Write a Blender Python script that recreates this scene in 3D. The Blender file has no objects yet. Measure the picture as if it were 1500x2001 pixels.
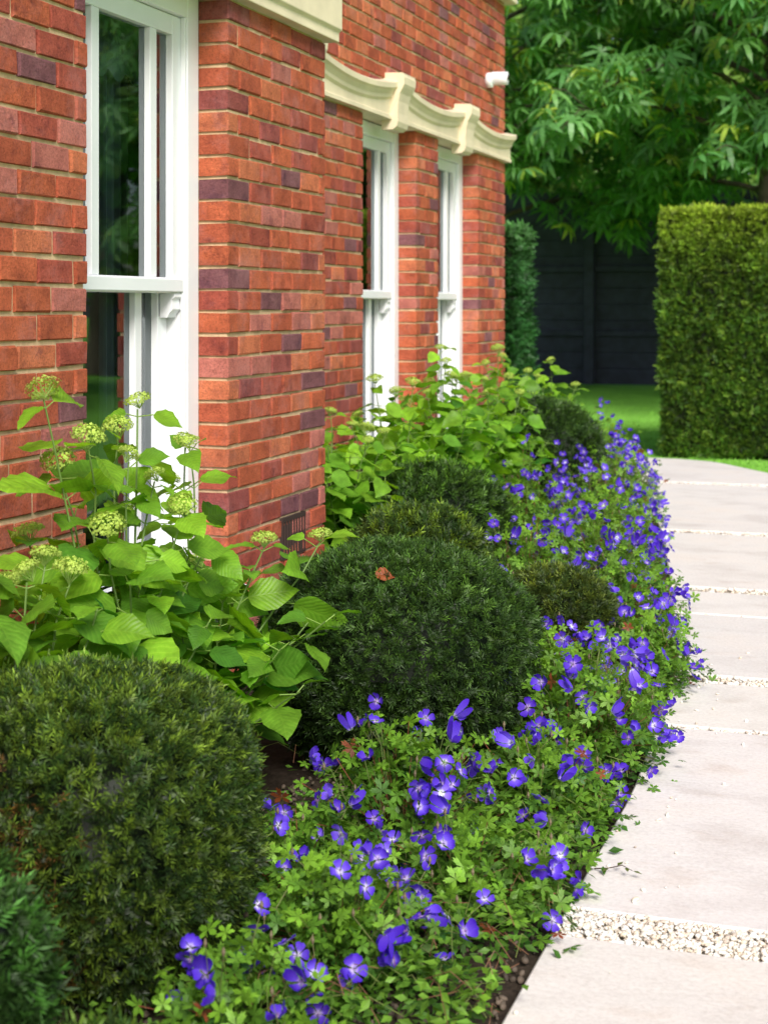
import bpy, bmesh, math, numpy as np
from mathutils import Matrix, Vector
rng=np.random.default_rng(7)
scn=bpy.context.scene
COL=scn.collection
def A(*a): return np.array(a,dtype=float)
def nrm(v): return v/np.maximum(np.linalg.norm(v,axis=-1,keepdims=True),1e-9)
def basis(y,up):
    y=nrm(y); z=nrm(up-(up*y).sum(-1,keepdims=True)*y+1e-6); x=np.cross(y,z)
    return np.stack([x,y,z],axis=-1)
class MB:
    def __init__(s): s.V=[];s.F=[];s.C=[];s.L=[];s.M=[];s.n=0
    def add(s,V,F,C,mat=0,L=None):
        V=np.asarray(V,float);F=np.asarray(F,int);C=np.asarray(C,float)
        if C.ndim==1: C=np.tile(C,(len(V),1))
        if L is None: L=np.zeros((len(V),3))
        s.V.append(V);s.F.append(F+s.n);s.C.append(C);s.L.append(L);s.M.append(np.full(len(F),mat));s.n+=len(V)
    def inst(s,T,R,P,S,C,mat=0):
        tv,tf,ts,tl=T;N=len(P);K=len(tv)
        S=np.asarray(S,float)
        if S.ndim==1:S=S[:,None]
        V=np.einsum('nij,nkj->nki',R,tv[None]*S[:,None,:])+P[:,None]
        F=(tf[None]+np.arange(N)[:,None,None]*K).reshape(-1,tf.shape[1])
        s.add(V.reshape(-1,3),F,(C[:,None,:]*ts[None,:,None]).reshape(-1,3),mat,np.tile(tl,(N,1)))
    def mesh(s,name,mats,smooth=False):
        me=bpy.data.meshes.new(name)
        V=np.concatenate(s.V);C=np.concatenate(s.C);L=np.concatenate(s.L)
        me.vertices.add(len(V));me.vertices.foreach_set('co',V.astype(np.float32).ravel())
        idx=np.concatenate([f.ravel() for f in s.F]);tot=np.concatenate([np.full(len(f),f.shape[1]) for f in s.F])
        st=np.concatenate([[0],np.cumsum(tot)[:-1]])
        me.loops.add(len(idx));me.loops.foreach_set('vertex_index',idx.astype(np.int32))
        me.polygons.add(len(tot));me.polygons.foreach_set('loop_start',st.astype(np.int32))
        me.polygons.foreach_set('material_index',np.concatenate(s.M).astype(np.int32))
        me.polygons.foreach_set('use_smooth',np.full(len(tot),bool(smooth)))
        a=me.attributes.new('Col','FLOAT_COLOR','POINT')
        a.data.foreach_set('color',np.c_[np.clip(C,0,1),np.ones(len(C))].astype(np.float32).ravel())
        b=me.attributes.new('luv','FLOAT_VECTOR','POINT');b.data.foreach_set('vector',L.astype(np.float32).ravel())
        for m in mats: me.materials.append(m)
        me.update();me.validate()
        return me
    def obj(s,name,mats,parent=None,smooth=False,loc=None):
        o=bpy.data.objects.new(name,s.mesh(name,mats,smooth));COL.objects.link(o)
        if loc is not None:o.location=loc
        if parent is not None:o.parent=parent
        return o
def empty(name,loc=(0,0,0),parent=None):
    o=bpy.data.objects.new(name,None);COL.objects.link(o);o.location=loc;o.empty_display_size=.1
    if parent is not None:o.parent=parent
    return o
def tag(o,label,cat,group=None):
    o['label']=label;o['category']=cat
    if group:o['group']=group
    return o
BF=np.array([[0,3,2,1],[4,5,6,7],[0,1,5,4],[1,2,6,5],[2,3,7,6],[3,0,4,7]])
def box(mb,x0,x1,y0,y1,z0,z1,C=(.8,.8,.8),mat=0):
    V=[(x0,y0,z0),(x1,y0,z0),(x1,y1,z0),(x0,y1,z0),(x0,y0,z1),(x1,y0,z1),(x1,y1,z1),(x0,y1,z1)]
    mb.add(V,BF,C,mat)
def tube(mb,pts,rad,sides,C,mat=0):
    pts=np.asarray(pts,float);n=len(pts);rad=np.broadcast_to(rad,(n,))
    d=nrm(np.gradient(pts,axis=0));ref=A(.31,.17,.93);
    x=nrm(np.cross(d,ref));z=np.cross(x,d);a=np.arange(sides)*2*math.pi/sides
    V=pts[:,None]+rad[:,None,None]*(np.cos(a)[None,:,None]*x[:,None]+np.sin(a)[None,:,None]*z[:,None])
    F=[]
    for i in range(n-1):
        for j in range(sides):
            k=(j+1)%sides;F.append((i*sides+j,i*sides+k,(i+1)*sides+k,(i+1)*sides+j))
    mb.add(V.reshape(-1,3),F,C,mat)
def bevel(o,w=.002,seg=2):
    m=o.modifiers.new('b','BEVEL');m.width=w;m.segments=seg;m.limit_method='ANGLE';m.angle_limit=math.radians(40)
# ---------------- materials
def newmat(name):
    m=bpy.data.materials.new(name);m.use_nodes=True;nt=m.node_tree;nt.nodes.clear()
    out=nt.nodes.new('ShaderNodeOutputMaterial');return m,nt,out
def N(nt,t,**k):
    n=nt.nodes.new(t)
    for a,v in k.items(): setattr(n,a,v)
    return n
def noise(nt,scale,detail=4,vec=None,rough=.6):
    n=N(nt,'ShaderNodeTexNoise');n.inputs['Scale'].default_value=scale;n.inputs['Detail'].default_value=detail;n.inputs['Roughness'].default_value=rough
    if vec is not None:nt.links.new(vec,n.inputs['Vector'])
    return n
def ramp(nt,inp,stops):
    r=N(nt,'ShaderNodeValToRGB');e=r.color_ramp.elements
    e[0].position=stops[0][0];e[0].color=(*stops[0][1],1);e[1].position=stops[-1][0];e[1].color=(*stops[-1][1],1)
    for p,c in stops[1:-1]:
        q=e.new(p);q.color=(*c,1)
    nt.links.new(inp,r.inputs[0]);return r
def mul(nt,a,b,f=1.0):
    m=N(nt,'ShaderNodeMix',data_type='RGBA',blend_type='MULTIPLY');m.inputs[0].default_value=f
    nt.links.new(a,m.inputs[6]);nt.links.new(b,m.inputs[7]);return m.outputs[2]
def bump(nt,h,s,d):
    b=N(nt,'ShaderNodeBump');b.inputs['Strength'].default_value=s;b.inputs['Distance'].default_value=d;nt.links.new(h,b.inputs['Height']);return b.outputs[0]
def leafmat(name,rough=.5,trans=.3,veins=False,spec=.35,var=.35,tint=(1.3,1.2,.5)):
    m,nt,out=newmat(name);at=N(nt,'ShaderNodeAttribute',attribute_name='Col')
    tc=N(nt,'ShaderNodeTexCoord')
    nz=noise(nt,25,3,tc.outputs['Object']);rp=ramp(nt,nz.outputs[0],[(.3,(1-var,)*3),(.7,(1+var*.3,)*3)])
    c=mul(nt,at.outputs['Color'],rp.outputs[0])
    bs=N(nt,'ShaderNodeBsdfPrincipled');bs.inputs['Roughness'].default_value=rough;bs.inputs['Specular IOR Level'].default_value=spec
    if veins:
        lu=N(nt,'ShaderNodeAttribute',attribute_name='luv');sp=N(nt,'ShaderNodeSeparateXYZ');nt.links.new(lu.outputs['Vector'],sp.inputs[0])
        ab=N(nt,'ShaderNodeMath',operation='ABSOLUTE');nt.links.new(sp.outputs[1],ab.inputs[0])
        k=N(nt,'ShaderNodeMath',operation='MULTIPLY_ADD');nt.links.new(ab.outputs[0],k.inputs[0]);k.inputs[1].default_value=-.9;nt.links.new(sp.outputs[0],k.inputs[2])
        s=N(nt,'ShaderNodeMath',operation='MULTIPLY');nt.links.new(k.outputs[0],s.inputs[0]);s.inputs[1].default_value=9
        fr=N(nt,'ShaderNodeMath',operation='PINGPONG');nt.links.new(s.outputs[0],fr.inputs[0]);fr.inputs[1].default_value=.5
        mn=N(nt,'ShaderNodeMath',operation='MULTIPLY');nt.links.new(ab.outputs[0],mn.inputs[0]);mn.inputs[1].default_value=12
        mm=N(nt,'ShaderNodeMath',operation='MINIMUM');nt.links.new(mn.outputs[0],mm.inputs[0]);nt.links.new(fr.outputs[0],mm.inputs[1])
        vr=ramp(nt,mm.outputs[0],[(0,(1.22,1.13,1.35)),(.1,(1,1,1)),(.5,(.9,.94,.9))])
        c=mul(nt,c,vr.outputs[0]);nt.links.new(bump(nt,mm.outputs[0],.4,.0035),bs.inputs['Normal'])
    nt.links.new(c,bs.inputs['Base Color'])
    tr=N(nt,'ShaderNodeBsdfTranslucent');t=N(nt,'ShaderNodeRGB');t.outputs[0].default_value=(*tint,1)
    nt.links.new(mul(nt,c,t.outputs[0]),tr.inputs[0])
    mx=N(nt,'ShaderNodeMixShader');mx.inputs[0].default_value=trans
    nt.links.new(bs.outputs[0],mx.inputs[1]);nt.links.new(tr.outputs[0],mx.inputs[2]);nt.links.new(mx.outputs[0],out.inputs[0]);return m
def simple(name,col,rough=.5,nscale=0,namt=.2,bs_=0,bd=.002,spec=.4,attr=False):
    m,nt,out=newmat(name);bs=N(nt,'ShaderNodeBsdfPrincipled');bs.inputs['Roughness'].default_value=rough;bs.inputs['Specular IOR Level'].default_value=spec
    nt.links.new(bs.outputs[0],out.inputs[0])
    if attr: src=N(nt,'ShaderNodeAttribute',attribute_name='Col').outputs['Color']
    else:
        r=N(nt,'ShaderNodeRGB');r.outputs[0].default_value=(*col,1);src=r.outputs[0]
    if nscale:
        tc=N(nt,'ShaderNodeTexCoord');nz=noise(nt,nscale,6,tc.outputs['Object'])
        rp=ramp(nt,nz.outputs[0],[(.3,(1-namt,)*3),(.7,(1+namt*.4,)*3)]);src=mul(nt,src,rp.outputs[0])
        if bs_:
            nz2=noise(nt,nscale*6,6,tc.outputs['Object']);nt.links.new(bump(nt,nz2.outputs[0],bs_,bd),bs.inputs['Normal'])
    nt.links.new(src,bs.inputs['Base Color']);return m
M_white=simple('white_paint',(.84,.85,.88),.35,3,.05)
M_stone=simple('limestone',(.80,.68,.49),.85,4,.18,.4,.003)
M_mortar=simple('mortar',(.64,.46,.28),.95,30,.3,.8,.004)
M_bark=simple('bark',(.09,.07,.05),.9,12,.5,.8,.02)
M_green=simple('stem_green',(.1,.2,.04),.6,attr=True)
M_dark=simple('room_dark',(.10,.11,.11),.9,2,.2)
M_curt=simple('curtain_fabric',(.65,.63,.74),.9,8,.15)
M_black=simple('black_stained_timber',(.04,.043,.085),.6,6,.4,.5,.004)
def brickmat():
    m,nt,out=newmat('red_brick');bs=N(nt,'ShaderNodeBsdfPrincipled');bs.inputs['Roughness'].default_value=.85;bs.inputs['Specular IOR Level'].default_value=.25
    at=N(nt,'ShaderNodeAttribute',attribute_name='Col');tc=N(nt,'ShaderNodeTexCoord')
    n1=noise(nt,14,6,tc.outputs['Object'],.65);r1=ramp(nt,n1.outputs[0],[(.28,(.62,.58,.64)),(.5,(1,1,1)),(.72,(1.2,1.28,1.32))])
    n2=noise(nt,150,5,tc.outputs['Object'],.75);r2=ramp(nt,n2.outputs[0],[(.3,(.5,.46,.46)),(.47,(1,1,1)),(.72,(1.3,1.3,1.3))])
    c=mul(nt,mul(nt,at.outputs['Color'],r1.outputs[0]),r2.outputs[0],.95)
    n3=noise(nt,5,6,tc.outputs['Object'],.75);r3=ramp(nt,n3.outputs[0],[(.5,(0,0,0)),(.75,(.42,.42,.42))])
    mx=N(nt,'ShaderNodeMix',data_type='RGBA');nt.links.new(r3.outputs[0],mx.inputs[0]);nt.links.new(c,mx.inputs[6]);mx.inputs[7].default_value=(.52,.27,.27,1)
    n5=noise(nt,9,5,tc.outputs['Object'],.7);r5=ramp(nt,n5.outputs[0],[(.56,(1,1,1)),(.7,(.56,.53,.68))])
    nt.links.new(mul(nt,mx.outputs[2],r5.outputs[0]),bs.inputs['Base Color'])
    n4=noise(nt,60,8,tc.outputs['Object'],.8);nt.links.new(bump(nt,n4.outputs[0],1.0,.011),bs.inputs['Normal'])
    nt.links.new(bs.outputs[0],out.inputs[0]);return m
M_brick=brickmat()
def glassmat():
    m,nt,out=newmat('window_glass');tr=N(nt,'ShaderNodeBsdfTransparent');tr.inputs[0].default_value=(.68,.8,.84,1)
    gl=N(nt,'ShaderNodeBsdfGlossy');gl.inputs['Roughness'].default_value=.02;gl.inputs[0].default_value=(.88,.97,1,1)
    f=N(nt,'ShaderNodeFresnel');f.inputs[0].default_value=2.3
    tc=N(nt,'ShaderNodeTexCoord');nz=noise(nt,3,1,tc.outputs['Object']);b=bump(nt,nz.outputs[0],.08,.01)
    nt.links.new(b,gl.inputs['Normal'])
    mx=N(nt,'ShaderNodeMixShader');nt.links.new(f.outputs[0],mx.inputs[0]);nt.links.new(tr.outputs[0],mx.inputs[1]);nt.links.new(gl.outputs[0],mx.inputs[2]);nt.links.new(mx.outputs[0],out.inputs[0]);return m
M_glass=glassmat()
def slabmat():
    m,nt,out=newmat('sandstone_paving');bs=N(nt,'ShaderNodeBsdfPrincipled');bs.inputs['Roughness'].default_value=.75;bs.inputs['Specular IOR Level'].default_value=.3
    at=N(nt,'ShaderNodeAttribute',attribute_name='Col');tc=N(nt,'ShaderNodeTexCoord')
    mp=N(nt,'ShaderNodeMapping');mp.inputs['Scale'].default_value=(1,1.5,1);nt.links.new(tc.outputs['Object'],mp.inputs[0])
    n1=noise(nt,2.2,7,mp.outputs[0],.65);r1=ramp(nt,n1.outputs[0],[(.3,(.85,.83,.82)),(.5,(1,1,1)),(.7,(1.03,1.0,.97))])
    n2=noise(nt,90,4,tc.outputs['Object'],.7);r2=ramp(nt,n2.outputs[0],[(.3,(.84,.83,.82)),(.6,(1,1,1))])
    c=mul(nt,mul(nt,at.outputs['Color'],r1.outputs[0]),r2.outputs[0])
    n3=noise(nt,5,6,mp.outputs[0],.6);r3=ramp(nt,n3.outputs[0],[(.56,(1,1,1)),(.74,(.88,.84,.81))])
    c=mul(nt,c,r3.outputs[0]);nt.links.new(c,bs.inputs['Base Color'])
    nt.links.new(bump(nt,n3.outputs[0],.5,.008),bs.inputs['Normal']);nt.links.new(bs.outputs[0],out.inputs[0]);return m
M_slab=slabmat()
def groundmat(name,cols,s1,s2,bd):
    m,nt,out=newmat(name);bs=N(nt,'ShaderNodeBsdfPrincipled');bs.inputs['Roughness'].default_value=.95;bs.inputs['Specular IOR Level'].default_value=.15
    tc=N(nt,'ShaderNodeTexCoord');n1=noise(nt,s1,8,tc.outputs['Object'],.7);r=ramp(nt,n1.outputs[0],cols)
    n2=noise(nt,s2,8,tc.outputs['Object'],.75);r2=ramp(nt,n2.outputs[0],[(.3,(.6,.6,.6)),(.65,(1.2,1.2,1.2))])
    nt.links.new(mul(nt,r.outputs[0],r2.outputs[0]),bs.inputs['Base Color']);nt.links.new(bump(nt,n2.outputs[0],.9,bd),bs.inputs['Normal'])
    nt.links.new(bs.outputs[0],out.inputs[0]);return m
M_soil=groundmat('soil',[(.3,(.035,.025,.018)),(.7,(.10,.075,.055))],9,45,.02)
M_lawn=groundmat('lawn_grass',[(.3,(.2,.48,.06)),(.7,(.28,.64,.09))],1.2,90,.01)
M_gravb=groundmat('gravel_bed',[(.3,(.42,.35,.26)),(.7,(.7,.62,.5))],60,140,.01)
M_peb=simple('pebble',(.7,.62,.5),.7,60,.15,attr=True)
M_leafB=leafmat('hydrangea_leaf',.42,.48,True,tint=(1.35,1.25,.35))
M_yew=leafmat('yew_needles',.5,.12,spec=.3)
M_ger=leafmat('geranium_leaf',.5,.35)
M_tree=leafmat('tree_leaf',.42,.42,var=.2,spec=.5)
M_hedge=leafmat('hedge_leaf',.5,.25,tint=(1.1,1.2,.5))
M_head=leafmat('flower_head_lime',.7,.3,var=.1)
def petalmat():
    m,nt,out=newmat('violet_petal');lu=N(nt,'ShaderNodeAttribute',attribute_name='luv');sp=N(nt,'ShaderNodeSeparateXYZ');nt.links.new(lu.outputs['Vector'],sp.inputs[0])
    r=ramp(nt,sp.outputs[0],[(0,(.85,.8,.92)),(.2,(.6,.5,.92)),(.4,(.18,.095,.82)),(1,(.085,.025,.66))])
    s=N(nt,'ShaderNodeMath',operation='MULTIPLY');nt.links.new(sp.outputs[1],s.inputs[0]);s.inputs[1].default_value=3.5
    pp=N(nt,'ShaderNodeMath',operation='PINGPONG');nt.links.new(s.outputs[0],pp.inputs[0]);pp.inputs[1].default_value=.5
    vr=ramp(nt,pp.outputs[0],[(0,(.45,.3,.7)),(.14,(1,1,1))])
    c=mul(nt,r.outputs[0],vr.outputs[0],.8)
    oi=N(nt,'ShaderNodeObjectInfo');rr=ramp(nt,oi.outputs['Random'],[(0,(.7,.55,.75)),(.5,(1,1,1)),(.85,(1.3,1.5,1.1)),(1,(1.9,2.5,1.25))])
    c=mul(nt,c,rr.outputs[0])
    bs=N(nt,'ShaderNodeBsdfPrincipled');bs.inputs['Roughness'].default_value=.6;bs.inputs['Specular IOR Level'].default_value=.2;nt.links.new(c,bs.inputs['Base Color'])
    tr=N(nt,'ShaderNodeBsdfTranslucent');nt.links.new(c,tr.inputs[0]);mx=N(nt,'ShaderNodeMixShader');mx.inputs[0].default_value=.35
    nt.links.new(bs.outputs[0],mx.inputs[1]);nt.links.new(tr.outputs[0],mx.inputs[2]);nt.links.new(mx.outputs[0],out.inputs[0]);return m
M_petal=petalmat()
# ---------------- templates
def T(tv,tf,ts,tl=None):
    tv=np.array(tv,float);return (tv,np.array(tf),np.array(ts,float),np.zeros((len(tv),3)) if tl is None else np.array(tl,float))
def broadleaf(rows,fold=.12,droop=.35,ser=0.0,bend=0.0):
    tv=[];tf=[];ts=[];tl=[]
    n=len(rows)
    for i,(t,w) in enumerate(rows):
        for s in (-1,-.5,0,.5,1):
            ww=w*(1+(ser if i%2 else -ser)*(abs(s)==1))
            tv.append((s*ww+bend*t*t,t,fold*abs(s)*w*2*(1-.5*abs(s))-droop*t*t+(.012 if i%2 else -.012)*(s!=0)+.03*s*math.sin(t*9)*(abs(s)==1)))
            ts.append(1.0+.08*(abs(s)==.5));tl.append((t,s*w,0))
    for i in range(n-1):
        for j in range(4): tf.append((i*5+j,i*5+j+1,(i+1)*5+j+1,(i+1)*5+j))
    return T(tv,tf,ts,tl)
RW=[(0,.01),(.05,.2),(.16,.33),(.28,.39),(.4,.395),(.52,.365),(.64,.3),(.76,.215),(.87,.12),(.95,.05),(1,.004)]
T_hyds=[broadleaf(RW,ser=.04,droop=.2,bend=.06),broadleaf(RW,fold=.25,droop=.3,ser=.04,bend=-.05),broadleaf(RW,fold=.05,droop=.08,ser=.04)]
T_hyd=T_hyds[0]
def quadleaf(w=.2,droop=.2):
    tv=[(0,0,0),(w,.4,.02-droop*.16),(0,1,-droop),(-w,.4,.02-droop*.16),(0,.45,-.03-droop*.2)]
    tf=[(0,1,4,3),(4,1,2,3)]
    return tv,tf
def diamond(p,d,w,nz=A(0,0,1)):
    p=A(*p);d=A(*d);s=np.cross(d,nz);s=s/max(np.linalg.norm(s),1e-6)*w
    return [p,p+d*.45+s,p+d,p+d*.45-s]
def sprig(pairs,nl,w,seed,spread=.35):
    r=np.random.default_rng(seed);tv=[];tf=[];ts=[]
    for i in range(pairs):
        t=.05+.9*i/pairs
        for s in (-1,1):
            L=nl*(1-.3*t)*r.uniform(.7,1.2)
            d=A(s*.8,.6+.3*t,r.uniform(-spread,spread*1.5));d=d/np.linalg.norm(d)*L
            k=len(tv);tv+=diamond((0,t,0),d,w);tf.append((k,k+1,k+2,k+3));b=.65+.5*t;ts+=[b*.7,b,b*1.15,b]
    k=len(tv);tv+=diamond((0,.93,0),(0,nl,.1),w);tf.append((k,k+1,k+2,k+3));ts+=[1,1.2,1.3,1.2]
    return T(tv,tf,ts)
T_sp=[sprig(7,.55,.05,i,.6) for i in range(3)]
T_sp2=[sprig(5,.5,.08,i+5,.6) for i in range(2)]
def gerleaf():
    tv=[];tf=[];ts=[]
    for i in range(5):
        a=math.radians(-125+i*62.5);u=A(math.sin(a),math.cos(a),0)
        L=1-.12*abs(i-2)
        k=len(tv);tv+=diamond((0,0,0),u*L+A(0,0,-.12),.19);tf.append((k,k+1,k+2,k+3));ts+=[.75,1,1.1,1]
        for s in (-1,1):
            b=a+s*.38;v=A(math.sin(b),math.cos(b),0)
            k=len(tv);tv+=diamond(u*L*.4+A(0,0,.01),v*L*.5+A(0,0,-.08),.09);tf.append((k,k+1,k+2,k+3));ts+=[.9,1,1.1,1]
    return T(tv,tf,ts)
T_ger=gerleaf()
tv,tf=quadleaf(.24,.15);T_q=T(tv,tf,[.8,1,1.1,1,.9])
def whorl(seed):
    r=np.random.default_rng(seed);tv=[];tf=[];ts=[]
    for i in range(7):
        a=i*2*math.pi/7+r.uniform(-.2,.2);L=r.uniform(.75,1.1);dr=r.uniform(.3,.8)
        u=A(math.cos(a),math.sin(a),0);s=A(-math.sin(a),math.cos(a),0)
        pr=[(0,.02,0),(.35,.1,.05),(.7,.11,-.35*dr),(1,.0,-dr)]
        k=len(tv)
        for t,w,z in pr:
            tv+= [u*t*L+s*w+A(0,0,z),u*t*L-s*w+A(0,0,z)];ts+=[.85+.25*t]*2
        for j in range(3): tf.append((k+2*j,k+2*j+1,k+2*j+3,k+2*j+2))
    return T(tv,tf,ts)
T_wh=[whorl(i) for i in range(3)]
# ---------------- house
palette=np.array([(.52,.125,.056),(.46,.105,.052),(.39,.085,.055),(.58,.17,.08),(.32,.08,.068),(.22,.085,.095),(.49,.16,.125)])
prob=[.25,.22,.16,.14,.08,.035,.115]
BL=.165;CH=.07
def bricks(mb,P0,U,Nn,spans_fn,z0,z1,seed):
    r=np.random.default_rng(seed);k=0
    z=z0
    fr=np.array([[0,1,2,3],[0,4,5,1],[1,5,6,2],[2,6,7,3],[3,7,4,0],[4,8,9,5],[5,9,10,6],[6,10,11,7],[7,11,8,4]])
    while z+.065<z1:
        for (s,e) in spans_fn(z+.03):
            u=s;first=True
            while u<e-.02:
                L=BL*r.uniform(.97,1.03)
                if first and k%2:L=.078
                first=False
                if e-(u+L+.01)<.05:L=e-u
                o=r.uniform(-.001,.003);ch=.0034
                a,b=u,u+L;zz0=z+r.normal(0,.0012);zz1=z+CH-.0105+r.normal(0,.0013)
                loc=[]
                for dep,ins in ((o,ch),(o-ch,0),(-.1,0)):
                    loc+= [(a+ins,zz0+ins,dep),(b-ins,zz0+ins,dep),(b-ins,zz1-ins,dep),(a+ins,zz1-ins,dep)]
                V=np.array([(P0[0]+U[0]*q+Nn[0]*d,P0[1]+U[1]*q+Nn[1]*d,w) for q,w,d in loc]);V[:8]+=np.clip(r.normal(0,.0012,(8,3)),-.0016,.0016)
                c=palette[r.choice(len(palette),p=prob)]*r.uniform(.88,1.12)
                mb.add(V,fr,c,0);u+=L+.0105
        k+=1;z+=CH
house=tag(empty('brick_house',(-4,4,0)),'red brick house with white sash windows and pale stone lintels','house')
def hchild(o):
    o.parent=house;o.matrix_parent_inverse=Matrix.Translation((4,-4,0));return o
F1=-2.0;F2=-2.54;YC=5.21;YE=9.96;ZT=5.7
ops1=[(3.50,4.37)];ops2=[(7.14,8.005),(8.42,9.285)]
OZ0,OZ1=.35,2.17
def spans(y0,y1,ops):
    def fn(z):
        if OZ0<z<OZ1:
            out=[];c=y0
            for a,b in ops: out.append((c,a));c=b
            out.append((c,y1));return out
        return [(y0,y1)]
    return fn
mb=MB()
bricks(mb,(F1,0),(0,1),(1,0),spans(-2.0,YC,ops1),0,ZT,1)
bricks(mb,(F2,0),(0,1),(1,0),spans(YC+.0,YE,ops2),0,ZT,2)
bricks(mb,(0,YC),(1,0),(0,1),lambda z:[(F2,F1-.103)],0,ZT,3)
bricks(mb,(0,YE),(1,0),(0,1),lambda z:[(-8,F2-.103)],0,ZT,4)
g=.0068
def mort(face,y0,y1,ops):
    x0,x1=face-.28,face-g;c=y0
    for a,b in ops:
        box(mb,x0,x1,c,a-g,0,ZT,(1,1,1),1);box(mb,x0,x1,a-g,b+g,0,OZ0-.01,(1,1,1),1);box(mb,x0,x1,a-g,b+g,OZ1+g,ZT,(1,1,1),1);c=b+g
    box(mb,x0,x1,c,y1,0,ZT,(1,1,1),1)
mort(F1,-2.0,YC-g,ops1);mort(F2,YC-g,YE-g,ops2)
box(mb,-8,F2-.28,YE-.28,YE-g-.001,0,ZT,(1,1,1),1)
box(mb,-8,-7.75,-2,YE-.28,0,ZT,(1,1,1),1);box(mb,-7.75,F1-.28,-2,-1.75,0,ZT,(1,1,1),1)
hchild(mb.obj('wall',[M_brick,M_mortar]))
mb=MB();mb.add([(-8.4,-2.4,ZT),(F1+.35,-2.4,ZT),(F1+.35,YE+.35,ZT),(-8.4,YE+.35,ZT),(-5.2,.8,ZT+2.6),(-5.2,YE-2.9,ZT+2.6),
 (-8.4,-2.4,ZT-.12),(F1+.35,-2.4,ZT-.12),(F1+.35,YE+.35,ZT-.12),(-8.4,YE+.35,ZT-.12)],[(0,1,4,4),(1,2,5,4),(2,3,5,5),(3,0,4,5),(6,7,1,0),(7,8,2,1),(8,9,3,2),(9,6,0,3),(9,8,7,6)],(1,1,1))
M_tile=simple('clay_roof_tile',(.2,.09,.06),.8,8,.3,.5,.01)
hchild(mb.obj('roof',[M_tile]))
inn=MB()
for (x0,x1,y0,y1) in ((-6.5,-2.285,-1.7,5.0),(-6.5,-2.825,5.25,9.6)):
    V=[(x0,y0,.1),(x1,y0,.1),(x1,y1,.1),(x0,y1,.1),(x0,y0,2.6),(x1,y0,2.6),(x1,y1,2.6),(x0,y1,2.6)]
    inn.add(V,[BF[0],BF[1],BF[2],BF[4],BF[5]],(1,1,1))
hchild(inn.obj('room_interior',[M_dark]))
def wave(y,keys):
    y=np.asarray(y);w=np.zeros_like(y)
    for i in range(len(keys)-1):
        a,b=keys[i]+.1,keys[i+1]-.1;m=(y>a)&(y<b);w[m]=-.045*np.sin(math.pi*(y[m]-a)/(b-a))**.8
    return w
def sweep(F,y0,y1,prof,w,name='stone_lintel',n_=90):
    mb=MB();ys=np.linspace(y0,y1,n_);w=w(ys);n=len(prof)
    V=np.array([[(F+x,y,z+ww*k) for x,z,k in prof] for y,ww in zip(ys,w)]).reshape(-1,3)
    Fc=[(i*n+j,i*n+(j+1)%n,(i+1)*n+(j+1)%n,(i+1)*n+j) for i in range(len(ys)-1) for j in range(n)]
    mb.add(V,Fc,(1,1,1))
    mb.add(V[:n],[list(range(n))],(1,1,1));mb.add(V[-n:],[list(range(n))[::-1]],(1,1,1))
    return hchild(mb.obj(name,[M_stone]))
keys=[5.0,6.285,7.572,8.852,10.14]
sweep(F2,YC+.005,YE+.04,[(-.095,2.166,0),(.035,2.166,0),(.035,2.185,0),(.028,2.19,0),(.028,2.27,1),(.04,2.283,1),(.044,2.3,1),(.058,2.32,1),(.07,2.33,1),(.072,2.355,1),(.064,2.361,1),(-.0,2.375,1)],lambda y:wave(y,keys))
for kx in keys[1:4]:
    mb=MB();p=[(-.02,2.115),(.04,2.115),(.06,2.13),(.068,2.155),(.066,2.2),(.07,2.26),(.08,2.30),(.097,2.33),(.104,2.345),(.106,2.38),(.1,2.392),(.1,2.402),(-.02,2.407)]
    n=len(p);V=[]
    for s in (-1,1):
        for x,z in p:V.append((F2+x,kx+s*(.088+max(0,z-2.28)*.1),z))
    mb.add(V,[(j,(j+1)%n,n+(j+1)%n,n+j) for j in range(n)],(1,1,1))
    mb.add(V[:n],[list(range(n))[::-1]],(1,1,1));mb.add(V[n:],[list(range(n))],(1,1,1))
    bevel(hchild(mb.obj('keystone',[M_stone])),.004)
bevel(sweep(F1,2.2,YC+.04,[(-.095,2.166,0),(.04,2.166,0),(.04,2.2,0),(.052,2.21,0),(.052,2.44,0),(.03,2.455,0),(-.02,2.46,0)],lambda y:y*0,'stone_lintel',8),.003)
mb=MB();box(mb,F2-.05,F2+.07,YC+.1,YE+.07,3.225,3.36,(1,1,1));box(mb,F1-.05,F1+.07,-2,YC+.07,3.227,3.362,(1,1,1))
o=hchild(mb.obj('string_course',[M_stone]));bevel(o,.01,3)
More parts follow.
